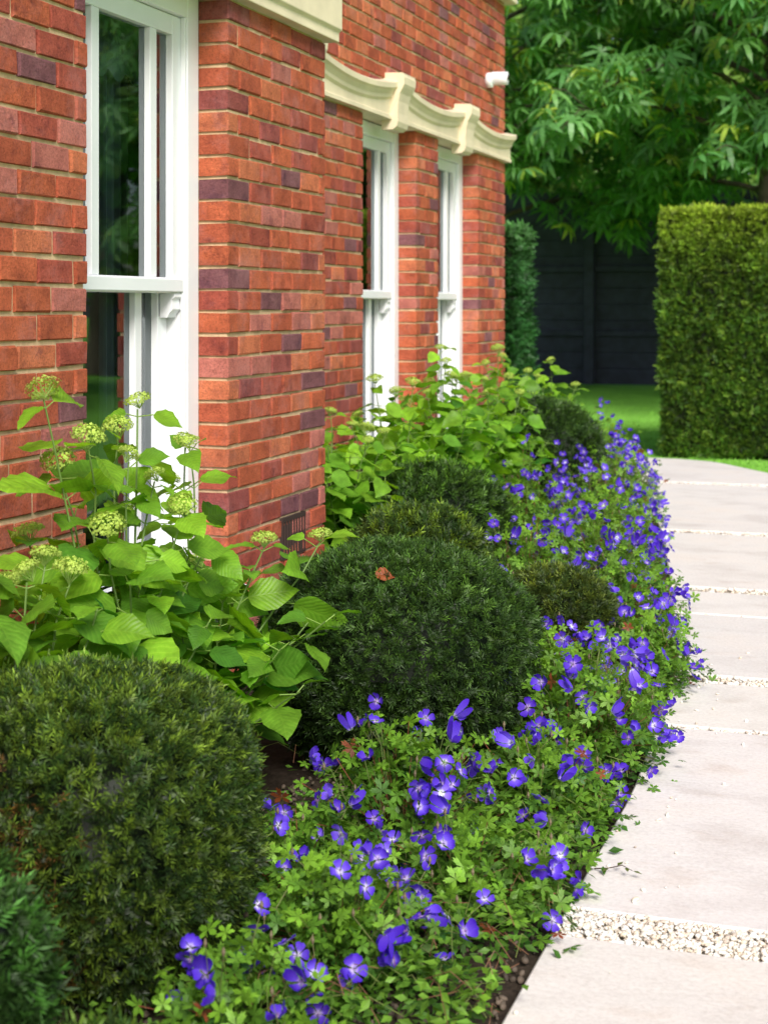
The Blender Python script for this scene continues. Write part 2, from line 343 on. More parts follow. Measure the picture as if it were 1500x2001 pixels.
def window(F,y0,y1):
    W=empty('window',(0,0,0));hchild(W)
    xf=F-.1;z0,z1=OZ0-.005,OZ1-.006;fw=.078
    def fin(mb,name,mats,b=.003):
        o=mb.obj(name,mats,W);
        if b:bevel(o,b)
        return o
    mb=MB()
    for a,b in ((y0+.001,y0+fw),(y1-fw,y1-.001)):
        box(mb,xf-.15,xf,a,b,z0,z1)
    box(mb,xf-.15,xf-.001,y0+fw,y1-fw,z1-.07,z1)
    for a,b in ((y0+fw,y0+fw+.012),(y1-fw-.012,y1-fw)):
        box(mb,xf-.02,xf-.004,a,b,z0,z1-.07)
    fin(mb,'frame',[M_white])
    mb=MB();V=[(xf-.15,z0-.04),(F+.045,z0-.045),(F+.045,z0-.012),(xf-.0,z0+.012),(xf-.15,z0+.012)]
    n=5;VV=[(x,y,z) for y in (y0-.0,y1+.0) for x,z in V]
    VV=[(x,(y0-.04 if i<5 else y1+.04) if x>F else (y0+.002 if i<5 else y1-.002),z) for i,(x,y,z) in enumerate(VV)]
    mb.add(VV,[(j,(j+1)%n,n+(j+1)%n,n+j) for j in range(n)],(1,1,1));mb.add(VV[:n],[list(range(n))[::-1]],(1,1,1));mb.add(VV[n:],[list(range(n))],(1,1,1))
    fin(mb,'sill',[M_white])
    a,b=y0+fw+.002,y1-fw-.002;st=.062;zm0,zm1=1.243,1.29
    def sash(name,xa,xb,za,zb,rb,rt):
        mb=MB()
        box(mb,xa,xb,a,a+st,za,zb);box(mb,xa,xb,b-st,b,za,zb)
        box(mb,xa+.001,xb-.001,a+st,b-st,za,za+rb);box(mb,xa+.001,xb-.001,a+st,b-st,zb-rt,zb)
        for c in (a+st+.1,b-st-.1-.04):
            box(mb,xa+.004,xb-.003,c,c+.042,za+rb,zb-rt)
        if name=='upper_sash':
            box(mb,xb-.002,xb+.012,a,b,za+.004,za+rb-.004)
            for c in (a+.004,b-st+.004):
                p=[(xb+.004,za),(xb+.006,za-.012),(xb-.004,za-.02),(xb-.002,za-.05),(xb-.014,za-.062),(xb-.02,za-.075),(xa,za-.075),(xa,za)]
                n=len(p);V=[(x,y,z) for y in (c,c+st-.008) for x,z in p]
                mb.add(V,[(j,(j+1)%n,n+(j+1)%n,n+j) for j in range(n)],(1,1,1));mb.add(V[:n],[list(range(n))[::-1]],(1,1,1));mb.add(V[n:],[list(range(n))],(1,1,1))
        fin(mb,name,[M_white],.0025)
        mb=MB();xm=(xa+xb)/2;V=[(xm,a+st-.01,za+rb-.01),(xm,b-st+.01,za+rb-.01),(xm,b-st+.01,zb-rt+.01),(xm,a+st-.01,zb-rt+.01)]
        mb.add(V,[(0,1,2,3)],(1,1,1));fin(mb,'glass',[M_glass],0)
    sash('upper_sash',xf-.065,xf-.02,zm0,z1-.072,.047,.06)
    sash('lower_sash',xf-.115,xf-.07,z0+.013,zm1-.003,.085,.04)
    mb=MB()
    for (c0,c1) in ((y1-.2,y1-.02),(y0+.02,y0+.14)):
        u=np.linspace(c0,c1,40);xx=xf-.24+.02*np.sin((u-c0)*2*math.pi/.045)
        V=np.array([[(x,y,.2),(x,y,2.3)] for x,y in zip(xx,u)]).reshape(-1,3)
        mb.add(V,[(2*i,2*i+2,2*i+3,2*i+1) for i in range(39)],(1,1,1))
    fin(mb,'curtain',[M_curt],0)
    mb=MB();u=np.linspace(y0,y1,50);zz=1.93-.035*np.abs(np.sin((u-y0)*math.pi/.11))
    V=np.array([[(xf-.2,y,z),(xf-.2,y,2.3)] for z,y in zip(zz,u)]).reshape(-1,3)
    mb.add(V,[(2*i,2*i+2,2*i+3,2*i+1) for i in range(49)],(1,1,1));fin(mb,'blind',[M_curt],0)
for F,ops in ((F1,ops1),(F2,ops2)):
    for a,b in ops: window(F,a,b)
M_vent=simple('vent_dark',(.05,.03,.025),.7)
mb=MB();y=4.80;z=.345
box(mb,F1-.02,F1+.004,y,y+.215,z,z+.01);box(mb,F1-.02,F1+.004,y,y+.215,z+.125,z+.14);box(mb,F1-.02,F1-.0005,y+.001,y+.214,z+.01,z+.125,(1,1,1))
for i in range(9): box(mb,F1-.004,F1+.0035,y+.004+i*.0245,y+.015+i*.0245,z+.01,z+.125)
hchild(mb.obj('air_vent',[M_vent]))
sc=tag(empty('security_camera',(F2,9.50,2.66)),'small white bullet security camera fixed to brick wall','security camera')
def cyl(mb,p0,p1,r,C=(.8,.8,.8),s=20,mat=0):
    p0=A(*p0);p1=A(*p1);d=p1-p0
    tube(mb,[p0,p0+d*.02,p1-d*.02,p1],[r*.94,r,r,r*.94],s,C,mat)
    for P in (p0,p1):
        dd=nrm(d);x=nrm(np.cross(dd,A(.31,.17,.93)));z=np.cross(x,dd);an=np.arange(s)*2*math.pi/s
        mb.add(P+r*.94*(np.cos(an)[:,None]*x+np.sin(an)[:,None]*z),[list(range(s))],C,mat)
mb=MB();cyl(mb,(0,0,-.01),(.035,0,-.01),.048);mb.obj('mount',[M_white],sc,True)
mb=MB();cyl(mb,(.03,.02,.005),(.13,.03,.0),.042);mb.obj('body',[M_white],sc,True)
mb=MB();cyl(mb,(.1301,.0301,0),(.133,.0305,-.001),.028);mb.obj('camera_lens',[M_vent],sc)
# ---------------- ground, bed, path
def flat(name,poly,z,mat,kind='structure'):
    mb=MB();mb.add([(x,y,z) for x,y in poly],[list(range(len(poly)))],(1,1,1));o=mb.obj(name,[mat]);o['kind']=kind;return o
flat('lawn',[(-150,-150),(150,-150),(150,150),(-150,150)],-.03,M_lawn)
LY=[-3,3.8,5.1,6.6,8.3,10,11.2,11.8,12.0];LX=[-.645,-.645,-.72,-.95,-1.25,-1.62,-2.1,-2.8,-3.4]
RY=[-3,5,7,9,10.4,11.4,12.1,12.35,12.4];RX=[.56,.5,.3,0,-.45,-.94,-1.4,-1.9,-3.4]
def Lx(y): return np.interp(y,LY,LX)
def Rx(y): return np.interp(y,RY,RX)
mb=MB();gx=np.linspace(0,1,14);gy=np.linspace(-2,11.4,190);V=[]
for y in gy:
    for u in gx:
        x=-3.6+(Lx(y)-.004+3.6)*u
        V.append((x,y,-.022+ (0 if u>.97 else .012*math.sin(x*31+y*17)*math.sin(y*23-x*7)+rng.uniform(-.006,.008))))
mb.add(V,[(i*14+j,i*14+j+1,(i+1)*14+j+1,(i+1)*14+j) for i in range(189) for j in range(13)],(1,1,1));o=mb.obj('soil',[M_soil],smooth=True);o['kind']='structure'
mb=MB();V=[];yy=np.linspace(-2.5,12.3,100)
for y in yy: V+=[(Lx(y)-.002,y,-.014),(Rx(y)+.02,y,-.014)]
mb.add(V,[(2*i,2*i+1,2*i+3,2*i+2) for i in range(99)],(1,1,1));o=mb.obj('gravel_bed',[M_gravb]);o['kind']='structure'
joints=[(1.2,1.33),(2.89,3.03),(4.42,4.45),(4.98,5.09),(6.08,6.10),(6.57,6.68),(8.25,8.36),(10.54,10.65)]
mb=MB();prev=-2.5
for a,b in joints+[(12.39,12.4)]:
    n=max(2,int((a-prev)/.12));yy=np.linspace(prev,a,n);c=A(.80,.765,.74)*rng.uniform(.95,1.02)*A(1,rng.uniform(.985,1.005),rng.uniform(.97,1.01))
    V=[]
    L=Lx(yy)+.0;R=Rx(yy)
    e=.005
    for k,y in enumerate(yy):
        yi=y+(e if k==0 else -e if k==n-1 else 0)
        V+=[(L[k],y,-.03),(L[k],y,-.005),(L[k]+e,yi,0),(R[k]-e,yi,0),(R[k],y,-.005),(R[k],y,-.03)]
    Fc=[(i*6+j,i*6+j+1,(i+1)*6+j+1,(i+1)*6+j) for i in range(n-1) for j in range(5)]
    mb.add(V,Fc,c);mb.add(V[:6],[(5,4,1,0),(4,3,2,1)],c);mb.add(V[-6:],[(0,1,4,5),(1,2,3,4)],c)
    prev=b
o=mb.obj('path',[M_slab]);o['kind']='structure'
bm=bmesh.new();bmesh.ops.create_icosphere(bm,subdivisions=2,radius=1);pv=np.array([v.co[:] for v in bm.verts]);pf=np.array([[v.index for v in f.verts] for f in bm.faces]);bm.free()
bm=bmesh.new();bmesh.ops.create_icosphere(bm,subdivisions=1,radius=1);pv1=np.array([v.co[:] for v in bm.verts]);pf1=np.array([[v.index for v in f.verts] for f in bm.faces]);bm.free()
T_peb=T(pv,pf,np.ones(len(pv)));T_peb1=T(pv1,pf1,np.ones(len(pv1)))
def pebbles(mb,P,smin,smax,r,TT=None):
    n=len(P);S=r.uniform(smin,smax,(n,1))*np.c_[r.uniform(.8,1.6,n),r.uniform(.7,1.1,n),r.uniform(.45,.8,n)]
    R=basis(r.normal(size=(n,3))*A(1,1,.25),np.tile(A(0,0,1),(n,1))+r.normal(0,.3,(n,3)))
    base=np.array([(.84,.79,.7),(.72,.63,.5),(.87,.85,.8),(.55,.47,.4),(.8,.68,.58)])[r.choice(5,n,p=[.35,.16,.28,.1,.11])]*r.uniform(.9,1.1,(n,1))
    mb.inst(TT or T_peb,R,P,S,base)
mb=MB();P=[]
for (a,b) in joints[1:8]:
    w=b-a;dens=26000 if a<4 else 8000 if a<6 else 3000
    n=int(w*1.2*dens);yy=rng.uniform(a,b,n);xx=rng.uniform(0,1,n)*(Rx(yy)-Lx(yy))+Lx(yy);P.append(np.c_[xx,yy,rng.uniform(-.012,-.001,n)])
P=np.concatenate(P);near=P[:,1]<4
pebbles(mb,P[near],.0032,.0068,rng,T_peb1);pebbles(mb,P[~near],.005,.009,rng,T_peb1)
n=50;yy=rng.uniform(2.3,5.5,n);P=np.c_[np.interp(yy,LY,LX)+np.abs(rng.normal(0,.12,n)),yy,np.full(n,.003)];pebbles(mb,P,.002,.006,rng)
o=mb.obj('gravel',[M_peb],smooth=True);o['kind']='stuff'
mb=MB();n=5000;yy=rng.uniform(1.8,5,n);P=np.c_[rng.uniform(-1.5,-.655,n),yy,rng.uniform(-.02,-.008,n)]
nS=len(P);mb.inst(T_peb,basis(rng.normal(size=(nS,3)),rng.normal(size=(nS,3))),P,rng.uniform(.002,.007,(nS,1))*rng.uniform(.6,1.4,(nS,3)),A(.09,.068,.05)*rng.uniform(.5,2.0,(nS,1)))
o=mb.obj('soil_clods',[M_peb]);o['kind']='stuff'
# ---------------- yew balls
def yew(cx,cy,r,h,nsp,size,seed,label,bright=1.0,brown=0,name='yew_bush',tip=(.07,.15,.02),power=2.5,cat='shrub',group='clipped yew balls in the flower bed',rag=.022,base=(.022,.055,.010)):
    q=np.random.default_rng(seed);mb=MB()
    d=nrm(q.normal(size=(nsp,3)));d=d[d[:,2]>-.7];n=len(d)
    def surf(d):
        hz=h*.5
        s=1/((np.abs(d[:,0]/r)**power+np.abs(d[:,1]/r)**power+np.abs(d[:,2]/hz)**power)**(1/power))
        lump=1+.025*np.sin(d[:,0]*9+seed)*np.sin(d[:,1]*8+2*seed)+.02*np.sin(d[:,2]*11+d[:,0]*6+seed)
        return d*(s*lump)[:,None]+A(0,0,hz)
    f=1-np.abs(q.normal(0,rag,n))
    P=surf(d);c0=A(0,0,h*.5);P=c0+(P-c0)*f[:,None]
    nn=nrm(d*A(1,1,r/(h*.5)))
    ax=nrm(nn*.8+q.normal(0,.85,(n,3))+A(0,0,.2));up=nn+q.normal(0,.9,(n,3))
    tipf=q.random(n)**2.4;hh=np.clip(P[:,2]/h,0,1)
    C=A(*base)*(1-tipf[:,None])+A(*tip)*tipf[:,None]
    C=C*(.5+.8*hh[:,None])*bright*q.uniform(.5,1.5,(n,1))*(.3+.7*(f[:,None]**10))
    keep=np.ones(n,bool)
    if brown:
        B=A(.02,-.29,.24);dist=np.linalg.norm((P-B)*A(1,1,.7),axis=1)+q.normal(0,.025,n)
        m=(dist<.12);br=m&(q.random(n)<.45);C[br]=A(.17,.09,.02)*q.uniform(.4,1.0,(br.sum(),1));keep=~(m&(q.random(n)<.4))
        for i in range(26):
            b=A(q.normal(0.01,.05),-.16+q.normal(0,.03),.05);e=B+A(q.normal(0,.07),q.uniform(.0,.05),q.uniform(-.05,.16))
            md=(b+e)/2+A(q.normal(0,.02),-.04,0);tube(mb,[b,md,e],[.004,.0025,.001],5,A(.2,.11,.045)*q.uniform(.5,1.1))
    k=q.integers(0,3,n)
    for i in range(3):
        m=(k==i)&keep;mb.inst(T_sp[i],basis(ax[m],up[m]),P[m]-ax[m]*size*.5,size*q.uniform(.7,1.3,m.sum())[:,None]*np.ones((1,3)),C[m])
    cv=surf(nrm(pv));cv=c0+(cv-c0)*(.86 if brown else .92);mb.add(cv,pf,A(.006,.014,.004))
    o=mb.obj(name,[M_yew],loc=(cx,cy,-.01));tag(o,label,cat,group);return o
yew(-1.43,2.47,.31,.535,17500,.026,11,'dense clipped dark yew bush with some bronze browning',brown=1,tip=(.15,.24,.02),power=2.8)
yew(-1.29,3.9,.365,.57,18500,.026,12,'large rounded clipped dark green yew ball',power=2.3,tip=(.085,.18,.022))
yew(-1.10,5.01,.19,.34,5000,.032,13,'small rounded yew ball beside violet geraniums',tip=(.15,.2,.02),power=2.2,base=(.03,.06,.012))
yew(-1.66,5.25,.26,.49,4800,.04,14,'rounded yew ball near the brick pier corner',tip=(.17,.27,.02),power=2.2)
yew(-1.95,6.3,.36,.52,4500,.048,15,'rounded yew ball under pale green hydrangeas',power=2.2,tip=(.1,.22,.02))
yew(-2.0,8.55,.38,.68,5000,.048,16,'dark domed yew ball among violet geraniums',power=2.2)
yew(-1.25,1.82,.13,.46,2600,.04,17,'small feathery green shrub with arching sprays',tip=(.07,.22,.03),bright=1.2,power=2.0,name='feathery_shrub',group=None,rag=.08)
yew(-.94,1.68,.13,.31,1600,.038,18,'small low yellowish green yew shrub',tip=(.14,.25,.02),bright=1.4,power=2.0,name='low_shrub',group=None,rag=.08)
# ---------------- hydrangeas
def headmesh():
    q=np.random.default_rng(5);mb=MB();n=340
    d=nrm(q.normal(size=(n,3)));d[:,2]=np.abs(d[:,2]);P=d*A(.05,.05,.034)*q.uniform(.75,1.08,(n,1))
    Tf=T([(-1,-.35,0),(1,-.35,0),(1,.35,0),(-1,.35,0),(-.35,-1,.05),(.35,-1,.05),(.35,1,.05),(-.35,1,.05)],[(0,1,2,3),(4,5,6,7)],[1]*8)
    C=(A(.6,.8,.15)*(1-q.random((n,1))*.3))*(.7+.4*d[:,2:3])
    mb.inst(Tf,basis(np.cross(d,q.normal(size=(n,3))),d+q.normal(0,.5,(n,3))),P,np.full((n,1),.004)*q.uniform(.6,1.3,(n,1))*np.ones((1,3)),C)
    for i in range(14):
        a=i*2.4;rr=.04*math.sqrt((i+.5)/14);tube(mb,[(0,0,-.035),(rr*.6*math.cos(a),rr*.6*math.sin(a),-.012),(rr*math.cos(a),rr*math.sin(a),.004)],.0012,4,A(.3,.46,.1))
    return mb.mesh('flower_head',[M_head])
HEAD=headmesh()
def hydrangea(cx,cy,sx,sy,h,ns,nh,seed,label,ls=.125,lean=(0,0),forced=(),bright=1.0,nn=8,zmin=0):
    q=np.random.default_rng(seed);E=tag(empty('hydrangea_bush',(cx,cy,-.01)),label,'shrub','lime green hydrangeas along the house wall')
    st=MB();lf=MB();LP=[];LA=[];LU=[];LS=[];LC=[];tips=[]
    tgt=[]
    for i in range(ns):
        a=i*2.39996+q.uniform(-.3,.3);rr=math.sqrt((i+.5)/ns)*q.uniform(.85,1.1)
        tgt.append((sx*rr*math.cos(a)+lean[0]*rr,sy*rr*math.sin(a)+lean[1]*rr,h*q.uniform(.72,1.0)*(1-.42*rr*rr)))
    tgt+=list(forced)
    for i,(tx,ty,tz) in enumerate(tgt):
        b=A(tx*.15+q.normal(0,.03),ty*.15+q.normal(0,.03),0);e=A(tx,ty,tz)
        t=np.linspace(0,1,9)[:,None];c=b+(e-b)*np.c_[t**1.4,t**1.4,t**.85]+q.normal(0,.004,(9,3))*t
        tube(st,c,np.linspace(.0042,.002,9),5,A(.13,.22,.05))
        az=q.uniform(0,6.28)
        nodes=np.linspace(.28,.98,nn) if tz>.4 else np.linspace(.35,.97,nn-2)
        for j,tt in enumerate(nodes):
            p=A(*[np.interp(tt,t[:,0],c[:,k]) for k in range(3)]);az+=math.pi/2+q.uniform(-.3,.3)
            for s in (0,math.pi):
                aa=az+s+q.uniform(-.25,.25)
                u=A(math.cos(aa),math.sin(aa),q.uniform(-.4,.5));u/=np.linalg.norm(u)
                pe=p+u*q.uniform(.015,.045)+A(0,0,.01);tube(st,[p,(p+pe)/2,pe],.0014,4,A(.2,.32,.06))
                big=ls*q.uniform(.55,1.25)*(1-.3*max(0,tt-.75)/.25)*(.85+.15*min(1,tt/.5))
                LP.append(pe);LA.append(u+A(0,0,-.1));LU.append(A(.15,-.25,1)+q.normal(0,.48,3));LS.append([big*q.uniform(.85,1.1),big,big])
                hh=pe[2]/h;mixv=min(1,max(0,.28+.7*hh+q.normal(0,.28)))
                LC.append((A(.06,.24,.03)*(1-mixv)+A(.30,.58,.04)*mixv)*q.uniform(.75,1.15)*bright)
        tips.append((c[-1],i))
    LP,LA,LU,LS,LC=map(np.array,(LP,LA,LU,LS,LC));kk=q.integers(0,3,len(LP))
    wall=(F1 if cy<5 else F2)-cx
    ok=LP[:,0]+nrm(LA)[:,0]*LS[:,1]>wall+.01
    for i in range(3):
        m=(kk==i)&ok;lf.inst(T_hyds[i],basis(LA[m],LU[m]),LP[m],LS[m],LC[m])
    st.obj('stem',[M_green],E);lf.obj('foliage',[M_leafB],E,True)
    tips.sort(key=lambda t:-t[0][2])
    order=[t for t in tips[:nh] if t[0][2]>zmin]
    for p,i in order:
        o=bpy.data.objects.new('flower_head',HEAD);COL.objects.link(o);o.parent=E
        s=q.uniform(.5,.85)*(ls/.125)**.5;o.location=p+A(0,0,.03*s);o.scale=(s,s,s*q.uniform(.8,1.2));o.rotation_euler=(q.normal(0,.25),q.normal(0,.25),q.uniform(0,6))
    return E
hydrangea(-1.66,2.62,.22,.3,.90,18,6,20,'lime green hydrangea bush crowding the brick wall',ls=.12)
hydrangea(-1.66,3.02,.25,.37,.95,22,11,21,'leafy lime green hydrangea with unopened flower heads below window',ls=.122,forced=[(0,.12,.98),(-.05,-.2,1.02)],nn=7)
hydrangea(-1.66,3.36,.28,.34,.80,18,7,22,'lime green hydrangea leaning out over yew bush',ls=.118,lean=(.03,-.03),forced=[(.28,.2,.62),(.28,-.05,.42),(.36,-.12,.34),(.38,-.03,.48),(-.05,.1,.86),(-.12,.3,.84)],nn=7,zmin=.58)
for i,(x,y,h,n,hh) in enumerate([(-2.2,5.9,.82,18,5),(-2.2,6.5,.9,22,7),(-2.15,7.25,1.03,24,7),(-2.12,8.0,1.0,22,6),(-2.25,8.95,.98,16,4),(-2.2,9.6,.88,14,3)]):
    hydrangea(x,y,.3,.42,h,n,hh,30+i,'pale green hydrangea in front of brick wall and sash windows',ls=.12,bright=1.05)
# ---------------- geraniums
def flowermesh(seed,cup):
    q=np.random.default_rng(seed);mb=MB()
    rows=[(0,.03),(.15,.08),(.35,.19),(.6,.33),(.82,.385),(.95,.31),(1.02,.16)]
    for i in range(5):
        a=i*2*math.pi/5+q.normal(0,.09);ca,sa=math.cos(a),math.sin(a);V=[];L=[];cp=cup*q.uniform(.5,1.5);tw=q.normal(0,.3)
        for t,w in rows:
            for s in (-1,-.5,0,.5,1):
                y=t*(1-.35*min(cp,1)*t);x=s*w;z=cp*t*t*.75+.09*abs(s)*math.sin(t*6+i)+.2*s*tw*t+.012*i*t
                notch=.06 if (s==0 and t>1) else 0
                V.append((ca*x-sa*(y-notch),sa*x+ca*(y-notch),z));L.append((t,s*w/.42,0))
        mb.add(V,[(r*5+c,r*5+c+1,(r+1)*5+c+1,(r+1)*5+c) for r in range(6) for c in range(4)],(1,1,1),0,np.array(L))
    tube(mb,[(0,0,0),(0,0,.1),(0,0,.3)],[.03,.035,.01],5,A(.35,.1,.4),1)
    for i in range(8):
        a=i*.785;tube(mb,[(0,0,.05),(.05*math.cos(a),.05*math.sin(a),.15),(.12*math.cos(a),.12*math.sin(a),.25)],[.008,.008,.02],3,A(.25,.2,.5),1)
    for i in range(5):
        a=i*2*math.pi/5+.6;tube(mb,[(0,0,-.06),(.1*math.cos(a),.1*math.sin(a),-.05),(.32*math.cos(a),.32*math.sin(a),-.02+cup*.1)],[.04,.05,.005],4,A(.12,.22,.05),1)
    return mb.mesh('flower',[M_petal,M_green],True)
FL=[flowermesh(1,.15),flowermesh(2,.4),flowermesh(3,.9),flowermesh(4,.6),flowermesh(5,1.7)]
def geranium(cx,cy,rx,ry,h,nl,nf,seed,label='sprawling geranium with violet blue flowers beside stone path'):
    q=np.random.default_rng(seed);mb=MB()
    nl=int(nl*1.75)
    d=nrm(q.normal(size=(nl,3)));d[:,2]=np.abs(d[:,2]);rho=q.uniform(.45,1.05,nl)**.7
    lump=1+.16*np.sin(d[:,0]*6+seed)*np.sin(d[:,1]*7+seed*2)
    P=d*A(rx,ry,h)*(rho*lump)[:,None];P[:,2]=np.maximum(P[:,2],.01)
    P[:,:2]+=q.normal(0,.03,(nl,2))
    up=d*.7+A(.1,-.2,.7)+q.normal(0,.4,(nl,3));ax=q.normal(size=(nl,3))*A(1,1,.3)+d
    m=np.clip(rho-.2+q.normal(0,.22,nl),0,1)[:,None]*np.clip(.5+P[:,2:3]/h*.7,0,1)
    C=(A(.045,.16,.025)*(1-m)+A(.25,.50,.04)*m)*q.uniform(.75,1.15,(nl,1))  # inner and low leaves get darker colour, painting a shaded clump interior
    red=q.random(nl)<.008;C[red]=A(.3,.08,.03)
    mb.inst(T_ger,basis(ax,up),P,q.uniform(.016,.032,(nl,1))*np.ones((1,3)),C)
    for i in range(nl//7):
        e=P[i];b=A(e[0]*.3,e[1]*.3,0);tube(mb,[b,(b+e)/2+A(0,0,.03),e],.0010,3,A(.2,.28,.06) if q.random()<.6 else A(.34,.12,.07))
    fl=[]
    for i in range(nf):
        a=q.uniform(0,2*math.pi);e=math.asin(q.uniform(.12,.98));dd=A(math.cos(a)*math.cos(e),math.sin(a)*math.cos(e),math.sin(e))
        if dd[1]>.3 and q.random()<.6: dd[1]*=-1
        if dd[0]<-.5 and q.random()<.4: dd[0]*=-1
        p=dd*A(rx,ry,h)*q.uniform(1.0,1.2)+A(0,0,.015)
        b=p*A(.55,.55,.45);n=nrm(dd*.6+A(.25,-.6,.35)+q.normal(0,.7,3))
        mid=(b+p)/2+A(0,0,.03);tube(mb,[b,mid,p-n*.012],.0010,3,A(.2,.26,.08))
        if q.random()<.5:
            bp=mid+q.normal(0,.02,3)+A(0,0,.03);tube(mb,[mid,bp],.0008,3,A(.25,.26,.1));tube(mb,[bp,bp+A(0,0,.006),bp+A(0,0,.014)],[.002,.0038,.0008],5,A(.25,.2,.12))
        fl.append((p,n))
    E=mb.obj('geranium_plant',[M_ger],loc=(cx,cy,-.012));tag(E,label,'flowering plant','violet blue geraniums edging the path')
    for p,n in fl:
        o=bpy.data.objects.new('flower',FL[q.choice(5,p=[.2,.25,.23,.17,.15])]);COL.objects.link(o);o.parent=E
        R=basis(q.normal(size=(1,3)),n[None])[0];M=Matrix(R.tolist()).to_4x4();s=q.uniform(.020,.027)
        o.matrix_local=Matrix.Translation(p)@M@Matrix.Scale(s,4)
G=[(-.84,2.02,.15,.18,.15,150,14),(-1.03,2.28,.12,.18,.18,180,12),(-.98,2.62,.2,.22,.19,400,26),(-.84,3.0,.2,.24,.16,380,26),(-1.07,3.25,.2,.25,.28,440,42),(-.82,3.52,.18,.24,.2,440,26),
(-1.2,2.98,.15,.2,.16,260,8),(-.82,4.0,.22,.3,.32,620,64),(-1.02,4.45,.2,.25,.24,420,34),(-.80,4.9,.17,.27,.22,380,32),(-1.0,5.65,.22,.3,.29,440,46),(-1.40,5.75,.2,.28,.38,400,26),
(-1.19,6.25,.25,.36,.34,500,56),(-1.54,6.6,.25,.35,.42,440,36),(-1.32,6.95,.27,.37,.37,460,54),(-1.44,7.6,.28,.4,.41,460,54),(-1.80,7.6,.23,.35,.5,380,34),
(-1.55,8.3,.3,.42,.45,440,56),(-1.73,9.1,.32,.44,.53,440,58),(-1.98,9.9,.32,.42,.52,360,44),(-1.56,8.85,.22,.4,.36,300,36)]
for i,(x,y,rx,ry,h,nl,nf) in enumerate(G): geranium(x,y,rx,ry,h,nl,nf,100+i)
mb=MB();n=12000;y=rng.uniform(1.9,6.5,n)**1.0;x=Lx(y)-.01-np.abs(rng.normal(0,.28,n))
cl=np.sin(x*14+y*3)*np.sin(y*9-x*4)+rng.normal(0,.3,n);k=(cl>-.42);x=x[k];y=y[k];n=len(x)
x=x+(rng.random(n)<.2)*rng.uniform(0,.06,n)
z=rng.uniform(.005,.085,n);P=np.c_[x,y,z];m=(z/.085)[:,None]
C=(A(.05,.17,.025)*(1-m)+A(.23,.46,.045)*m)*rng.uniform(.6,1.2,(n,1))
mb.inst(T_q,basis(rng.normal(size=(n,3))*A(1,1,.3),A(0,0,1)+rng.normal(0,.5,(n,3))),P,rng.uniform(.015,.034,(n,1))*A(1.1,1,1),C)
for i in range(700):
    p=P[rng.integers(n)];q2=p+rng.normal(0,.08,3)*A(1,1,.2);q2[2]=abs(q2[2]);q2[0]=min(q2[0],Lx(q2[1])-.01)
    tube(mb,[p,(p+q2)/2+A(0,0,.025),q2],.0009,3,A(.28,.14,.08) if rng.random()<.5 else A(.25,.32,.09))
o=mb.obj('ground_cover',[M_ger]);o['kind']='stuff'
mb=MB();tube(mb,[(0,0,.004),(.03,-.01,.012),(.06,-.005,.02),(.085,-.02,.016)],[.0015,.0012,.001,.0006],5,A(.07,.04,.03))
for p,d in (((.03,-.01,.012),(-.3,-1,.1)),((.05,-.006,.018),(.4,.9,.3)),((.07,-.01,.018),(.3,-1,.1)),((.085,-.02,.016),(1,-.2,0)),((0,0,.004),(-1,-.6,.1))):
    mb.inst(T_q,basis(np.array([d]),A(0,0,1)[None]),np.array([p]),np.array([[.022]*3]),A(.12,.16,.04)[None])
tag(mb.obj('fallen_twig',[M_ger],loc=(-.63,3.24,.0)),'thin dry twig with small leaves lying on paving','twig')
mb=MB();mb.inst(T_hyd,basis(np.array([(1,.3,.1)]),A(.3,-.6,.7)[None]),np.zeros((1,3)),np.array([[.05,.05,.09]]),A(.4,.11,.04)[None])
tag(mb.obj('dead_leaf',[M_ger],loc=(-1.27,3.66,.525)),'curled russet dead leaf resting on yew ball','leaf')
# ---------------- hedges
def hedge(x0,x1,y0,y1,h,n,size,cb,ct,seed,label):
    q=np.random.default_rng(seed);mb=MB()
    fx,fy=x1-x0,y1-y0;ar=np.array([fx*h,fx*h*.12,fy*h*.6,fy*h*.6,fx*fy*.4]);f=q.choice(5,n,p=ar/ar.sum())
    u,v=q.random(n),q.random(n)
    P=np.zeros((n,3));Nn=np.zeros((n,3))
    for i,(fn,no) in enumerate([(lambda u,v:(x0+fx*u,0*u+y0,h*v),(0,-1,0)),(lambda u,v:(x0+fx*u,0*u+y1,h*v),(0,1,0)),(lambda u,v:(0*u+x0,y0+fy*u,h*v),(-1,0,0)),(lambda u,v:(0*u+x1,y0+fy*u,h*v),(1,0,0)),(lambda u,v:(x0+fx*u,y0+fy*v,0*u+h),(0,0,1))]):
        m=f==i;P[m]=np.stack(fn(u[m],v[m]),-1);Nn[m]=no
    lump=.02*np.sin(P[:,0]*5+P[:,2]*4)*np.sin(P[:,2]*7-P[:,0]*3)+.01*np.sin(P[:,0]*17)*np.sin(P[:,2]*15)+q.normal(0,.010,n)
    P+=Nn*lump[:,None];hh=np.clip(P[:,2]/h,0,1)[:,None]
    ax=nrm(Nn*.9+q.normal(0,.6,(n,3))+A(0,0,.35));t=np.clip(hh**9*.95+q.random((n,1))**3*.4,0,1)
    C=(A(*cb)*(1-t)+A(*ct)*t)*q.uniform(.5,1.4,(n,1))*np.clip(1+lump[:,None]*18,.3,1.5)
    k=q.integers(0,2,n)
    for i in range(2):
        m=k==i;mb.inst(T_sp2[i],basis(ax[m],Nn[m]+q.normal(0,.8,(m.sum(),3))),P[m]-ax[m]*size*.5,size*q.uniform(.7,1.3,(m.sum(),1))*np.ones((1,3)),C[m])
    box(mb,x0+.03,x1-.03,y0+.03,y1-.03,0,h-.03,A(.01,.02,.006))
    return tag(mb.obj('hedge',[M_hedge]),label,'hedge')
